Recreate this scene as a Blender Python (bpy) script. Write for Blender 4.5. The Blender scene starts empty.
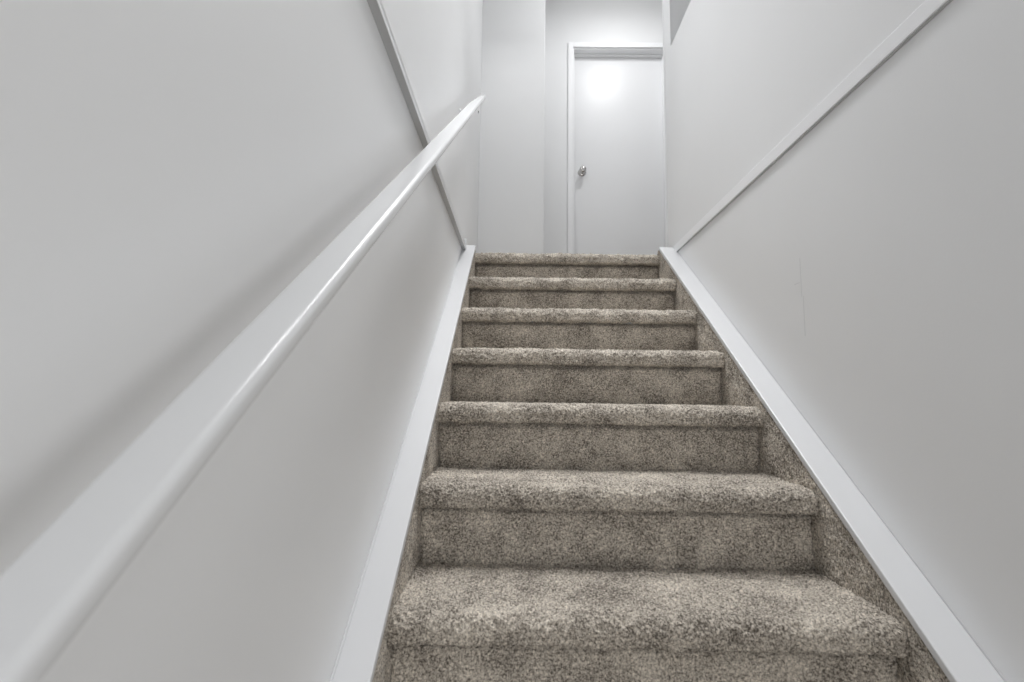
import bpy, bmesh, math
import numpy as np
from mathutils import Matrix, Vector

C = bpy.context.scene.collection
RUN, RISE = 0.255, 0.1875334        # one step: going and rise (m)
W = 0.932                            # carpeted width between the stringers
XL, XR = -0.0603, 1.0059             # faces of the left and right walls
NT = 0.0545                           # nosing thickness
KLO, KHI = -2, 6                     # lowest and highest (landing) nosing built
FLOOR = KHI * RISE + NT              # upper landing level
LOW = (KLO - 1) * RISE + NT          # lower floor level
CEIL = 3.70
YEND, YFACE, YBACK = 1.645, 2.365, 2.83
LEDGE = 2.29

# ------------------------------------------------------------------ materials
def mat(name):
    m = bpy.data.materials.new(name); m.use_nodes = True
    nt = m.node_tree; return m, nt, nt.nodes['Principled BSDF']

def paint(name, col, rough=0.5, bump=0.05, scale=160, spec=0.5, scratch=False):
    m, nt, b = mat(name)
    b.inputs['Roughness'].default_value = rough
    b.inputs['Specular IOR Level'].default_value = spec
    tc = nt.nodes.new('ShaderNodeTexCoord')
    n = nt.nodes.new('ShaderNodeTexNoise'); n.inputs['Scale'].default_value = scale
    n.inputs['Detail'].default_value = 3
    nt.links.new(tc.outputs['Object'], n.inputs['Vector'])
    n2 = nt.nodes.new('ShaderNodeTexNoise'); n2.inputs['Scale'].default_value = 1.7
    n2.inputs['Detail'].default_value = 2
    nt.links.new(tc.outputs['Object'], n2.inputs['Vector'])
    r = nt.nodes.new('ShaderNodeValToRGB')
    r.color_ramp.elements[0].position = .3; r.color_ramp.elements[1].position = .7
    r.color_ramp.elements[0].color = tuple(c * .975 for c in col) + (1,)
    r.color_ramp.elements[1].color = tuple(col) + (1,)
    nt.links.new(n2.outputs['Fac'], r.inputs['Fac'])
    nt.links.new(r.outputs['Color'], b.inputs['Base Color'])
    bp = nt.nodes.new('ShaderNodeBump'); bp.inputs['Strength'].default_value = bump
    bp.inputs['Distance'].default_value = .002
    nt.links.new(n.outputs['Fac'], bp.inputs['Height'])
    nt.links.new(bp.outputs['Normal'], b.inputs['Normal'])
    return m

M_WALL = paint('wall_paint', (.805, .811, .819), .42, .06)
M_TRIM = paint('trim_gloss_paint', (.885, .892, .905), .30, .02, 60)
M_CAP = paint('stringer_cap_paint', (.655, .66, .672), .34, .03, 60)
M_RAIL = paint('handrail_paint', (.72, .727, .737), .26, .02, 40)
M_DOOR = paint('door_gloss_paint', (.82, .826, .838), .30, .03, 50, spec=.28)
M_CEIL = paint('ceiling_paint', (.82, .82, .82), .8, .1, 120)
M_SCUFF = paint('scuffed_paint', (.70, .71, .72), .6, .02)

M_CHROME, nt, b = mat('brushed_chrome')
b.inputs['Base Color'].default_value = (.55, .54, .53, 1); b.inputs['Metallic'].default_value = 1
b.inputs['Roughness'].default_value = .18
M_DARK, nt, b = mat('dark_steel')
b.inputs['Base Color'].default_value = (.10, .10, .10, 1); b.inputs['Metallic'].default_value = .6
b.inputs['Roughness'].default_value = .4
M_GLOW, nt, b = mat('lit_opal_glass')
b.inputs['Base Color'].default_value = (.9, .9, .9, 1)
b.inputs['Emission Color'].default_value = (1, 1, 1, 1); b.inputs['Emission Strength'].default_value = 3

def carpet(name, dark, light):
    m, nt, b = mat(name)
    b.inputs['Roughness'].default_value = 1.0
    b.inputs['Specular IOR Level'].default_value = .08
    b.inputs['Sheen Weight'].default_value = .12
    b.inputs['Sheen Roughness'].default_value = .6
    L = nt.links
    g = nt.nodes.new('ShaderNodeNewGeometry')
    # twisted yarn tufts, about five millimetres each, with dark gaps between them
    v = nt.nodes.new('ShaderNodeTexVoronoi'); v.inputs['Scale'].default_value = 260
    n = nt.nodes.new('ShaderNodeTexNoise'); n.inputs['Scale'].default_value = 225
    n.inputs['Detail'].default_value = 3; n.inputs['Roughness'].default_value = .6
    p = nt.nodes.new('ShaderNodeTexNoise'); p.inputs['Scale'].default_value = 11   # brushed patches in the pile
    p.inputs['Detail'].default_value = 4; p.inputs['Roughness'].default_value = .6
    for x in (v, n, p): L.new(g.outputs['Position'], x.inputs['Vector'])
    sep = nt.nodes.new('ShaderNodeSeparateColor'); L.new(v.outputs['Color'], sep.inputs['Color'])
    def madd(src, k, add):
        a = nt.nodes.new('ShaderNodeMath'); a.operation = 'MULTIPLY_ADD'; a.inputs[1].default_value = k
        L.new(src, a.inputs[0])
        if isinstance(add, float): a.inputs[2].default_value = add
        else: L.new(add, a.inputs[2])
        return a.outputs[0]
    h = madd(n.outputs['Fac'], 1.9, -.95 - .17)
    h = madd(p.outputs['Fac'], 1.0, h)
    h = madd(sep.outputs['Red'], .40, h)
    h = madd(v.outputs['Distance'], -.25, h)
    r = nt.nodes.new('ShaderNodeValToRGB')
    e = r.color_ramp.elements
    e[0].position = .0; e[0].color = tuple(dark) + (1,)
    e[1].position = .93; e[1].color = tuple(light) + (1,)
    L.new(h, r.inputs['Fac'])
    L.new(r.outputs['Color'], b.inputs['Base Color'])
    bp = nt.nodes.new('ShaderNodeBump'); bp.inputs['Strength'].default_value = 1.0
    bp.inputs['Distance'].default_value = .004
    L.new(n.outputs['Fac'], bp.inputs['Height'])
    L.new(bp.outputs['Normal'], b.inputs['Normal'])
    return m

M_CARPET = carpet('beige_cut_pile_carpet', (.122, .104, .085), (.85, .772, .668))

# ------------------------------------------------------------------ helpers
def link_mesh(name, me, m, parent=None):
    o = bpy.data.objects.new(name, me); C.objects.link(o)
    me.materials.append(m)
    if parent: o.parent = parent
    return o

def obj(name, bm, m, parent=None, smooth=False):
    me = bpy.data.meshes.new(name)
    bmesh.ops.recalc_face_normals(bm, faces=bm.faces[:])
    if smooth:
        for f in bm.faces: f.smooth = True
    bm.to_mesh(me); bm.free()
    return link_mesh(name, me, m, parent)

def add_box(bm, x0, x1, y0, y1, z0, z1, bevel=0, seg=2):
    r = bmesh.ops.create_cube(bm, size=1)
    for v in r['verts']:
        v.co = Vector(((x0 + x1) / 2 + v.co.x * (x1 - x0), (y0 + y1) / 2 + v.co.y * (y1 - y0),
                       (z0 + z1) / 2 + v.co.z * (z1 - z0)))
    if bevel:
        es = list({e for v in r['verts'] for e in v.link_edges})
        bmesh.ops.bevel(bm, geom=es, offset=bevel, segments=seg, affect='EDGES', profile=.5)
    return bm

def box(*a, **k): return add_box(bmesh.new(), *a, **k)

def prism(bm, pts, x0, x1, bevel=0, seg=2):
    """pts (y, z) outline extruded from x0 to x1"""
    a = [bm.verts.new((x0, y, z)) for y, z in pts]; c = [bm.verts.new((x1, y, z)) for y, z in pts]
    n = len(pts); fs = [bm.faces.new(a[::-1]), bm.faces.new(c)]
    for i in range(n): fs.append(bm.faces.new((a[i], a[(i + 1) % n], c[(i + 1) % n], c[i])))
    if bevel:
        es = list({e for f in fs for e in f.edges})
        bmesh.ops.bevel(bm, geom=es, offset=bevel, segments=seg, affect='EDGES', profile=.5)
    return bm

def lathe(bm, prof, n=32, mtx=None):
    rings = []
    for r, h in prof:
        if r < 1e-6: rings.append([bm.verts.new((0, 0, h))])
        else: rings.append([bm.verts.new((r * math.cos(2 * math.pi * i / n), r * math.sin(2 * math.pi * i / n), h)) for i in range(n)])
    nv = [v for r in rings for v in r]
    for A, B in zip(rings, rings[1:]):
        for i in range(n):
            j = (i + 1) % n
            if len(A) == 1: bm.faces.new((A[0], B[i], B[j]))
            elif len(B) == 1: bm.faces.new((A[i], A[j], B[0]))
            else: bm.faces.new((A[i], A[j], B[j], B[i]))
    if mtx is not None: bmesh.ops.transform(bm, matrix=mtx, verts=nv)
    return bm

def sweep(bm, path, rad, n=12):
    """round bar through the points of path"""
    rings = []
    for i, p in enumerate(path):
        p = Vector(p)
        d = (Vector(path[min(i + 1, len(path) - 1)]) - Vector(path[max(i - 1, 0)])).normalized()
        u = d.orthogonal().normalized() if i == 0 else (u - d * u.dot(d)).normalized()
        w = d.cross(u)
        rings.append([bm.verts.new(p + rad * (u * math.cos(2 * math.pi * k / n) + w * math.sin(2 * math.pi * k / n))) for k in range(n)])
    for A, B in zip(rings, rings[1:]):
        for k in range(n): bm.faces.new((A[k], A[(k + 1) % n], B[(k + 1) % n], B[k]))
    bm.faces.new(rings[0][::-1]); bm.faces.new(rings[-1])
    return bm

def tag(o, label=None, cat=None, kind=None, group=None):
    if label: o['label'] = label
    if cat: o['category'] = cat
    if kind: o['kind'] = kind
    if group: o['group'] = group
    return o

def empty(name, loc, label, cat, kind=None):
    o = bpy.data.objects.new(name, None); C.objects.link(o); o.location = loc
    o.empty_display_size = .1
    return tag(o, label, cat, kind)

def settle(o, parent):
    """keep world coordinates of a mesh written in world space under a moved parent"""
    o.parent = parent; o.matrix_parent_inverse = Matrix.Translation(-Vector(parent.location)); return o

def struct(name, bm, m, label, cat):                    # a piece of the setting
    return tag(obj(name, bm, m), label, cat, 'structure')

# ------------------------------------------------------------------ carpet surfaces
rng = np.random.default_rng(7)

def smooth2(a, n):
    for _ in range(n):
        a = (a + np.roll(a, 1, 0) + np.roll(a, -1, 0) + np.roll(a, 1, 1) + np.roll(a, -1, 1)) / 5
    return a

def pile(shape, amp, step):
    """tufted height field: fine yarn ends plus slow waviness"""
    fine = smooth2(rng.standard_normal(shape), 1); fine /= fine.std()
    med = smooth2(rng.standard_normal(shape), 6); med /= med.std()
    slow = smooth2(rng.standard_normal(shape), 60); slow /= slow.std()
    return amp * (.75 * fine + .45 * med) + .0007 * slow

def grid_mesh(name, P, m, parent, amp, step, edge_u=False):
    """P: (nu, nv, 3) grid of points, displaced along its normals by the pile"""
    du = np.gradient(P, axis=0); dv = np.gradient(P, axis=1)
    N = np.cross(du, dv); N /= np.linalg.norm(N, axis=2, keepdims=True) + 1e-12
    h = pile(P.shape[:2], amp, step)
    P = P + N * h[..., None] + rng.standard_normal(P.shape) * amp * .22
    nu, nv = P.shape[:2]
    idx = np.arange(nu * nv).reshape(nu, nv)
    q = np.stack([idx[:-1, :-1], idx[1:, :-1], idx[1:, 1:], idx[:-1, 1:]], -1).reshape(-1, 4)
    me = bpy.data.meshes.new(name)
    me.vertices.add(nu * nv); me.vertices.foreach_set('co', P.reshape(-1).astype(np.float32))
    me.loops.add(q.size); me.loops.foreach_set('vertex_index', q.reshape(-1).astype(np.int32))
    me.polygons.add(len(q))
    me.polygons.foreach_set('loop_start', np.arange(0, q.size, 4, dtype=np.int32))
    me.polygons.foreach_set('loop_total', np.full(len(q), 4, dtype=np.int32))
    me.polygons.foreach_set('use_smooth', np.ones(len(q), dtype=bool))
    me.update(calc_edges=True); me.validate()
    return link_mesh(name, me, m, parent)

def resample(pts, step):
    pts = np.array(pts, float)
    d = np.r_[0, np.cumsum(np.linalg.norm(np.diff(pts, axis=0), axis=1))]
    n = max(3, int(d[-1] / step) + 1); t = np.linspace(0, d[-1], n)
    return np.stack([np.interp(t, d, pts[:, i]) for i in range(pts.shape[1])], 1)

def arc(cy, cz, r, a0, a1, n=10):
    return [(cy + r * math.cos(math.radians(a)), cz + r * math.sin(math.radians(a))) for a in np.linspace(a0, a1, n)]

stair = empty('staircase', (0, 0, LOW), 'straight flight of stairs in beige carpet between white sloping stringer caps', 'staircase')

SET = .032      # how far the riser sits back under the nosing
for k in range(KLO, KHI + 1):
    near = k <= 1
    step = .0024 if near else (.003 if k <= 3 else .004)
    amp = .0020
    y0, z0 = k * RUN, k * RISE
    top = z0 + NT
    yb = (k + 1) * RUN + SET if k < KHI else y0 + .12
    pr = [(yb, top), (y0 + .034, top)] + arc(y0 + .030, top - .030, .030, 90, 180, 12)[1:] \
        + [(y0 + .001, z0 + .014)] + arc(y0 + .011, z0 + .010, .010, 180, 268, 5) + [(y0 + SET + .004, z0 + .001)]
    pr = resample(pr, step)
    xs = np.linspace(.001, W - .001, int(W / step))
    P = np.zeros((len(xs), len(pr), 3))
    P[..., 0] = xs[:, None]; P[..., 1] = pr[None, :, 0]; P[..., 2] = pr[None, :, 1]
    # the upholstered nose turns in a little at both ends
    e = np.minimum(xs, W - xs); turn = np.clip(1 - e / .022, 0, 1) ** 2
    front = np.clip(1 - (pr[:, 0] - y0) / .07, 0, 1)
    P[..., 1] += (turn[:, None] * front[None, :]) * .003
    P[..., 2] -= turn[:, None] * np.clip((pr[None, :, 1] - z0) / NT, 0, 1) * front[None, :] * .005
    P[..., 0] = np.clip(P[..., 0], 0.0, W)
    t = grid_mesh('tread', P[:, ::-1][::-1] if False else P, M_CARPET, None, amp, step)
    settle(t, stair)
    # riser below this nosing
    zb = (k - 1) * RISE + NT if k > KLO else LOW
    zs = np.linspace(zb - .002, z0 + .004, max(3, int((z0 + .006 - zb) / step)))
    R = np.zeros((len(xs), len(zs), 3))
    R[..., 0] = xs[:, None]; R[..., 1] = y0 + SET; R[..., 2] = zs[None, :]
    e2 = np.clip(1 - np.minimum(xs, W - xs) / .012, 0, 1) ** 2
    R[..., 1] += e2[:, None] * .005 + (np.clip(1 - (z0 + .002 - zs) / .018, 0, 1) ** 1.2)[None, :] * .018
    r = grid_mesh('riser', R, M_CARPET, None, amp * .85, step); settle(r, stair)

# carpeted inner faces of both stringers, up to the slope line of the white caps
HC = .066
y_lo, y_hi = KLO * RUN - .02, KHI * RUN + .03
def zline(y): return y / RUN * RISE + HC
for side, x in (('L', 0.0), ('R', W)):
    step = .0030
    Ls = (y_hi - y_lo) * math.hypot(RUN, RISE) / RUN
    us = np.linspace(0, Ls, int(Ls / step)); ts = np.linspace(-.24, -.002, int(.24 / step))
    c_, s_ = RUN / math.hypot(RUN, RISE), RISE / math.hypot(RUN, RISE)
    P = np.zeros((len(us), len(ts), 3))
    P[..., 0] = x
    P[..., 1] = y_lo + us[:, None] * c_ - ts[None, :] * s_
    P[..., 2] = zline(y_lo) + us[:, None] * s_ + ts[None, :] * c_
    if side == 'L': P = P[:, ::-1]
    s = grid_mesh('side_stringer', P, M_CARPET, None, .0009, step); settle(s, stair)

# white painted caps lying on the stringers, running down the slope
CT = .016
for xa, xb in ((XL + .0004, .003), (W - .003, XR - .0004)):
    bm = bmesh.new()
    ya, yb = y_lo - .05, 1.534
    pts = [(ya, zline(ya)), (yb, zline(yb)), (yb, zline(yb) + CT * 1.24), (ya, zline(ya) + CT * 1.24)]
    prism(bm, pts, xa, xb, .0025, 2)
    c = settle(obj('stringer_cap', bm, M_CAP), stair); c['label'] = 'white painted sloping cap board'
    # narrow caulked bead where the cap meets the wall
    bm = bmesh.new()
    q = [(y, z + CT * 1.24 + .0) for y, z in ((ya, zline(ya)), (yb, zline(yb)))]
    pts = [(q[0][0], q[0][1] - .002), (q[1][0], q[1][1] - .002), (q[1][0], q[1][1] + .004), (q[0][0], q[0][1] + .004)]
    if xa < 0: prism(bm, pts, XL + .0004, XL + .004)
    else: prism(bm, pts, XR - .0015, XR - .0004)
    settle(obj('caulk_bead', bm, M_CAP), stair)

# ------------------------------------------------------------------ shell
YB = -3.3
LC = 1.72                              # ceiling of the lower room
bm = bmesh.new()
prism(bm, [(-.95, LOW - .1), (YBACK + .14, LOW - .1), (YBACK + .14, CEIL + .1), (-1.12, CEIL + .1), (-1.12, LC), (-.95, LC)], XL - .12, XL)
struct('wall_left', bm, M_WALL,
       'light grey wall behind the handrail on the left of the stairs', 'wall')
bm = bmesh.new()
prism(bm, [(-.55, LOW - .1), (YEND, LOW - .1), (YEND, CEIL + .1), (1.522, CEIL + .1), (1.522, LEDGE), (-1.12, LEDGE), (-1.12, LC), (-.55, LC)], XR, XR + .12, .003, 2)
struct('wall_right', bm, M_WALL, 'light grey wall on the right of the stairs, stepping down at its top', 'wall')
struct('wall_far', box(XL, .385, YFACE, YBACK, FLOOR, CEIL, bevel=.003), M_WALL,
       'pale wall face at the top left of the landing', 'wall')
# door wall with an opening
DX0, DX1, DH = .629, 1.385, FLOOR + 2.072
bm = bmesh.new()
add_box(bm, XL, DX0, YBACK, YBACK + .14, FLOOR, CEIL)
add_box(bm, DX1, 2.9, YBACK, YBACK + .14, FLOOR, CEIL)
add_box(bm, DX0, DX1, YBACK, YBACK + .14, DH, CEIL)
struct('wall_back', bm, M_WALL, 'pale wall around the white door at the top', 'wall')
struct('wall_recess', box(XR + .12, 2.78, 1.522, YEND, LEDGE, CEIL), M_WALL,
       'shaded grey wall above the ledge at the top right', 'wall')
struct('wall_recess', box(XR + .12, 2.78, 1.522, YEND, LOW - .1, LEDGE), M_WALL,
       'wall under the ledge facing the hall on the right', 'wall')
struct('wall_hall', box(2.78, 2.9, -1.0, YBACK, LOW - .1, CEIL), M_WALL,
       'end wall of the hall beyond the right wall', 'wall')
bm = bmesh.new(); add_box(bm, XR + .12, 2.78, -1.0, 1.522, LEDGE - .12, LEDGE)
struct('floor', bm, M_CEIL, 'flat painted ledge over the right wall', 'ledge')
struct('wall_side', box(XR + .12, 2.9, -1.12, -1.0, LEDGE - .12, CEIL), M_WALL,
       'wall closing the ledge over the right wall', 'wall')
struct('wall_upper', box(XL, XR + .12, -1.12, -1.0, LC, CEIL), M_WALL,
       'wall over the foot of the stairs above the lower room', 'wall')
struct('ceiling', box(XL, 2.78, -1.0, YBACK, CEIL, CEIL + .1), M_CEIL, 'white ceiling over landing and stairwell', 'ceiling')
LX0, LX1 = -1.7, 2.78
bm = bmesh.new(); add_box(bm, LX0, LX1, YB, -1.12, LC, LC + .1)
add_box(bm, XR + .12, LX1, -1.12, .0, LC, LC + .1); add_box(bm, LX0, XL - .12, -1.12, .0, LC, LC + .1)
struct('ceiling', bm, M_CEIL, 'white ceiling over the foot of the stairs', 'ceiling')
struct('wall_side', box(LX0 - .12, LX0, YB, .12, LOW - .1, LC + .1), M_WALL, 'left wall of the lower room', 'wall')
struct('wall_side', box(LX0, XL - .12, .0, .12, LOW - .1, LC + .1), M_WALL, 'wall of the lower room left of the stairs', 'wall')
struct('wall_side', box(XR + .12, LX1, .0, .12, LOW - .1, LC + .1), M_WALL, 'wall of the lower room right of the stairs', 'wall')
struct('wall_side', box(LX1, LX1 + .12, YB, -1.0, LOW - .1, LC + .1), M_WALL, 'right wall of the lower room', 'wall')
struct('wall_front', box(LX0 - .12, LX1 + .12, YB - .12, YB, LOW - .1, LC + .1), M_WALL, 'wall at the foot of the stairs', 'wall')
bm = bmesh.new(); add_box(bm, XL, 2.78, 1.66, YBACK, FLOOR - .1, FLOOR - .002)
add_box(bm, XL, XR, KHI * RUN + .10, 1.66, FLOOR - .1, FLOOR - .002)
struct('floor', bm, M_CARPET, 'beige carpeted landing at the top of the stairs', 'floor')
struct('floor', box(LX0, LX1, YB, .0, LOW - .1, LOW), M_CARPET, 'beige carpeted lower floor at the foot of the stairs', 'floor')

# skirting boards on the landing
struct('baseboard_far', box(XL + .012, .385, YFACE - .012, YFACE, FLOOR, FLOOR + .075, bevel=.003), M_TRIM,
       'white skirting board along the far left face of the landing', 'skirting board')
struct('baseboard_left', box(XL, XL + .012, 1.56, YFACE, FLOOR, FLOOR + .075, bevel=.003), M_TRIM,
       'white skirting board on the left wall of the landing', 'skirting board')
struct('baseboard_back', box(.385, DX0 - .04, YBACK - .012, YBACK, FLOOR, FLOOR + .075, bevel=.003), M_TRIM,
       'white skirting board left of the door', 'skirting board')

# horizontal mouldings on both side walls at landing level
M_SHADE = paint('grey_shade', (.47, .475, .48), .6, .02)  # grey puts the shade under the mouldings into the colour
bm = bmesh.new()
add_box(bm, XL, XL + .0205, -1.0, 1.555, 1.186, 1.190)
add_box(bm, XL + .0180, XL + .0205, -1.0, 1.555, 1.175, 1.190, bevel=.0008)
t1 = struct('trim_1', bm, M_TRIM,
       'thin horizontal white moulding on the left wall, crossed by the handrail', 'moulding')
o = obj('shade_strip', box(XL, XL + .0178, -1.0, 1.550, 1.1755, 1.1858), M_SHADE, t1); o['label'] = 'recessed underside of the moulding, its shade put in as grey'
t2 = struct('trim_2', box(XR - .008, XR, -1.0, 1.515, 1.176, 1.214, bevel=.001), M_TRIM,
       'flat horizontal white moulding strip on the right wall', 'moulding')
o = obj('shade_strip', box(XR - .005, XR, -1.0, 1.515, 1.1725, 1.1758), M_SHADE, t2); o['label'] = 'thin grey strip painted as the shadow under the moulding'
# corner bead on the end of the right wall
struct('trim_3', box(XR - .003, XR + .010, YEND - .012, YEND + .004, FLOOR, CEIL, bevel=.0015), M_WALL,
       'slim white corner bead at the landing end of the right wall', 'moulding')

# scuffs on the right wall
bm = bmesh.new()
add_box(bm, XR - .0006, XR, .4168, .4182, .735, .845)
add_box(bm, XR - .0006, XR, .409, .411, .625, .735)
add_box(bm, XR - .0006, XR, .425, .452, .7755, .7775)
tag(obj('wall_scratch', bm, M_SCUFF), 'faint hairline scratch down the right wall', 'scratch', 'structure')

# ------------------------------------------------------------------ door
door = empty('door_1', ((DX0 + DX1) / 2, YBACK, FLOOR), 'plain white glossy door with a chrome knob at the top of the stairs', 'door', 'structure')
PY = YBACK + .085
settle(obj('door_panel', box(DX0 + .014, DX1 - .014, PY, PY + .035, FLOOR + .008, DH - .014, bevel=.002), M_DOOR), door)
bm = bmesh.new()                                  # casing on the wall face
CW = .037
add_box(bm, DX0 - CW, DX0 + .004, YBACK - .016, YBACK, FLOOR, DH + CW, bevel=.003)
add_box(bm, DX1 - .004, DX1 + CW, YBACK - .016, YBACK, FLOOR, DH + CW, bevel=.003)
add_box(bm, DX0 + .004, DX1 - .004, YBACK - .016, YBACK, DH - .004, DH + CW, bevel=.003)
settle(obj('door_casing', bm, M_TRIM), door)
bm = bmesh.new()                                  # jambs with stops
add_box(bm, DX0, DX0 + .012, YBACK, YBACK + .14, FLOOR, DH)
add_box(bm, DX1 - .012, DX1, YBACK, YBACK + .14, FLOOR, DH)
add_box(bm, DX0 + .012, DX1 - .012, YBACK, YBACK + .14, DH - .012, DH)
add_box(bm, DX0 + .012, DX1 - .012, PY - .03, PY - .001, DH - .026, DH - .012, bevel=.002)
add_box(bm, DX0 + .012, DX0 + .022, PY - .03, PY - .001, FLOOR, DH - .026, bevel=.002)
add_box(bm, DX1 - .022, DX1 - .012, PY - .03, PY - .001, FLOOR, DH - .026, bevel=.002)
settle(obj('door_jamb', bm, M_TRIM), door)
KX, KZ = .714, FLOOR + 1.062
bm = bmesh.new()
to_front = Matrix.Translation((KX, PY, KZ)) @ Matrix.Rotation(math.radians(90), 4, 'X')
lathe(bm, [(0, .0), (.032, .0), (.033, .003), (.030, .008), (.020, .011), (.0115, .014), (.0105, .030),
           (.016, .036), (.0245, .044), (.0275, .053), (.0265, .062), (.020, .069), (.010, .072), (0, .0725)], 40, to_front)
kn = settle(obj('door_knob', bm, M_CHROME, smooth=True), door); kn['label'] = 'round chrome door knob'

# ------------------------------------------------------------------ handrail
ang = math.atan2(RISE, RUN); ca, sa = math.cos(ang), math.sin(ang)
RX, RH = .0165, .889                 # rail centre: x and height over the nosing line
Y0, Y1 = -1.35, 1.50
rail = empty('handrail', (RX, Y0, Y0 / RUN * RISE + RH), 'long white painted handrail sloping up the left wall', 'handrail')
def rail_pt(y, off=0.0):             # off: distance under the rail axis, square to the slope
    return Vector((RX, y + off * sa, y / RUN * RISE + RH - off * ca))
w2, h2, rr = .023, .0095, .007
prof = []
for cx, cz, a0 in ((w2 - rr, h2 - rr, 0), (-w2 + rr, h2 - rr, 90), (-w2 + rr, -h2 + rr, 180), (w2 - rr, -h2 + rr, 270)):
    for a in np.linspace(a0, a0 + 90, 7):
        prof.append((cx + rr * math.cos(math.radians(a)), cz + rr * math.sin(math.radians(a))))
bm = bmesh.new(); rings = []
Lr = (Y1 - Y0) / ca
stations = [(0, .80), (.004, .95), (.010, 1)] + [(t, 1) for t in np.linspace(.1, Lr - .1, 12)] + [(Lr - .010, 1), (Lr - .004, .95), (Lr, .80)]
for s, sc in stations:
    base = rail_pt(Y0) + Vector((0, ca, sa)) * s
    tp = max(0, min(1, (s - (Lr - .26)) / .26)) ** 1.3   # the upper end tapers towards its outer edge
    rings.append([bm.verts.new(base + Vector(((w2 - (w2 - px) * (1 - .78 * tp)) * sc, -sa * pz * sc, ca * pz * sc))) for px, pz in prof])
n = len(prof)
for A, B in zip(rings, rings[1:]):
    for i in range(n): bm.faces.new((A[i], A[(i + 1) % n], B[(i + 1) % n], B[i]))
bm.faces.new(rings[0][::-1]); bm.faces.new(rings[-1])
settle(obj('rail', bm, M_RAIL, smooth=True), rail)
for y in (-1.0, 1.27):
    bm = bmesh.new()
    t = rail_pt(y, h2)
    wz = t.z - .045
    sweep(bm, [(XL + .002, y, wz), (XL + .030, y, wz - .004), (XL + .055, y, wz + .004), (RX - .002, y, wz + .022), (RX, y, t.z + .001)], .0055, 12)
    lathe(bm, [(0, 0), (.017, 0), (.017, .003), (.013, .006), (.006, .009), (0, .009)], 24,
          Matrix.Translation((XL, y, wz)) @ Matrix.Rotation(math.radians(90), 4, 'Y'))
    br = settle(obj('bracket', bm, M_RAIL, smooth=True), rail)
# two dark screw heads in the wall, parented to the rail
for y, z in ((2.20, 2.325), (.69, 1.226)):
    bm = bmesh.new()
    lathe(bm, [(0, 0), (.008, 0), (.008, .002), (.004, .0045), (0, .0045)], 16,
          Matrix.Translation((XL, y, z)) @ Matrix.Rotation(math.radians(90), 4, 'Y'))
    o = settle(obj('screw', bm, M_DARK, smooth=True), rail); o['label'] = 'small dark screw head in the wall'

# ------------------------------------------------------------------ lamps and added fills
def lamp_body(x, y, z, label, r=.13):
    t = empty('ceiling_lamp', (x, y, z), label, 'lamp')
    bm = bmesh.new(); lathe(bm, [(0, 0), (r + .01, 0), (r + .01, -.018), (r - .004, -.022), (0, -.022)], 40)
    obj('base', bm, M_TRIM, t, True)
    bm = bmesh.new()
    lathe(bm, [(r - .006, -.020)] + [((r - .006) * math.cos(a), -.020 - .06 * math.sin(a)) for a in np.linspace(.1, 1.5, 8)] + [(0, -.080)], 40)
    obj('glass_dome', bm, M_GLOW, t, True)
lamp_body(1.03, 2.02, CEIL, 'round opal ceiling lamp over the landing by the door')

def area(name, loc, rot, sx, sy, e, col=(1, 1, 1), spread=180):
    if e <= 0: return
    ld = bpy.data.lights.new(name, 'AREA'); ld.shape = 'RECTANGLE'; ld.size = sx; ld.size_y = sy
    ld.energy = e; ld.color = col; ld.spread = math.radians(spread)
    o = bpy.data.objects.new(name, ld); C.objects.link(o); o.location = loc
    o.rotation_euler = [math.radians(a) for a in rot]
E = [3.6, 15.5, 21.5, 0, 17.5, 0, 3.2, 4.4]      # watts
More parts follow.
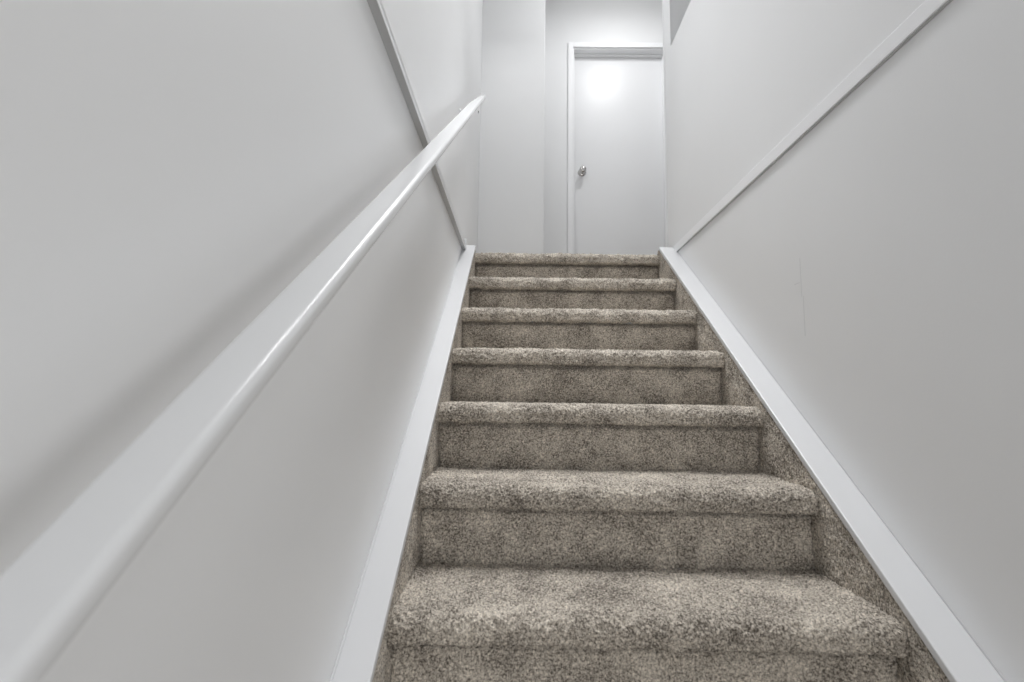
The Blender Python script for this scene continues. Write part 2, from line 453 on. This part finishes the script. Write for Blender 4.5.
# the landing lamp, the lower room's light, and unseen fills added around the stairs
pl = bpy.data.lights.new('landing_lamp_light', 'POINT'); pl.energy = E[0]; pl.shadow_soft_size = .10
if E[0] > 0: area('landing_lamp_down_light', (1.03, 2.02, CEIL - .10), (0, 0, 0), .26, .26, E[0] * 2.6, (.99, .995, 1))
po = bpy.data.objects.new('landing_lamp_light', pl); C.objects.link(po); po.location = (1.03, 2.02, CEIL - .19)
area('stairwell_fill', (.22, 1.30, 3.60), (-30, 0, 0), .5, .5, E[1], (.99, .995, 1))  # fill added without a fixture, tilted to spare the recess wall
area('lower_room_daylight', (.50, -3.0, .10), (90, 0, 0), 1.2, 1.3, E[2], (.98, .99, 1))
area('lower_room_ceiling_light', (.50, -1.45, LC - .03), (22, 0, 0), .6, .4, E[3], (1, 1, 1))
area('lower_room_right_fill', (2.65, -1.6, .35), (90, 0, 70), 1.3, 1.2, E[4], (.98, .99, 1))  # added side fill for the left wall; no window stands here
area('lower_room_left_window_light', (-1.55, -1.9, .35), (90, 0, -70), 1.3, 1.2, E[5], (.98, .99, 1))
area('stairwell_soft_fill', (.44, .25, 3.63), (0, 0, 0), .3, .3, E[6], (.99, .995, 1), 52)  # narrow unseen fill added to lift the lower walls
area('stair_down_fill', (.44, .95, 3.63), (0, 0, 0), .3, .3, E[7], (.99, .995, 1), 56)  # second narrow fill, added for the lower walls and treads

wd = bpy.data.worlds.new('world'); bpy.context.scene.world = wd; wd.use_nodes = True
wd.node_tree.nodes['Background'].inputs[0].default_value = (.8, .85, .9, 1)
wd.node_tree.nodes['Background'].inputs[1].default_value = .3

# ------------------------------------------------------------------ camera
cd = bpy.data.cameras.new('camera'); cam = bpy.data.objects.new('camera', cd); C.objects.link(cam)
F, YAW, PITCH, ROLL = 507.15, .0142, .1114, -.0147
cd.sensor_width = 36; cd.sensor_fit = 'HORIZONTAL'; cd.lens = F / 1024 * 36
cd.clip_start = .01
cd.dof.use_dof = True; cd.dof.focus_distance = 1.35; cd.dof.aperture_fstop = 5.0
cy, sy, cp, sp, cr, sr = math.cos(YAW), math.sin(YAW), math.cos(PITCH), math.sin(PITCH), math.cos(ROLL), math.sin(ROLL)
R = Matrix(((cy, -sy, 0), (sy, cy, 0), (0, 0, 1))) @ Matrix(((1, 0, 0), (0, cp, -sp), (0, sp, cp))) @ Matrix(((cr, 0, sr), (0, 1, 0), (-sr, 0, cr)))
right, fwd, up = R.col[0], R.col[1], R.col[2]
rot = Matrix((right, up, -fwd)).transposed()
cam.matrix_world = Matrix.Translation((.23036, -.96500, .44748)) @ rot.to_4x4()
bpy.context.scene.camera = cam

vs = bpy.context.scene.view_settings
bpy.context.scene.display_settings.display_device = 'sRGB'
vs.view_transform = 'Standard'; vs.look = 'None'; vs.gamma = 1; vs.use_curve_mapping = False
vs.exposure = 0.05
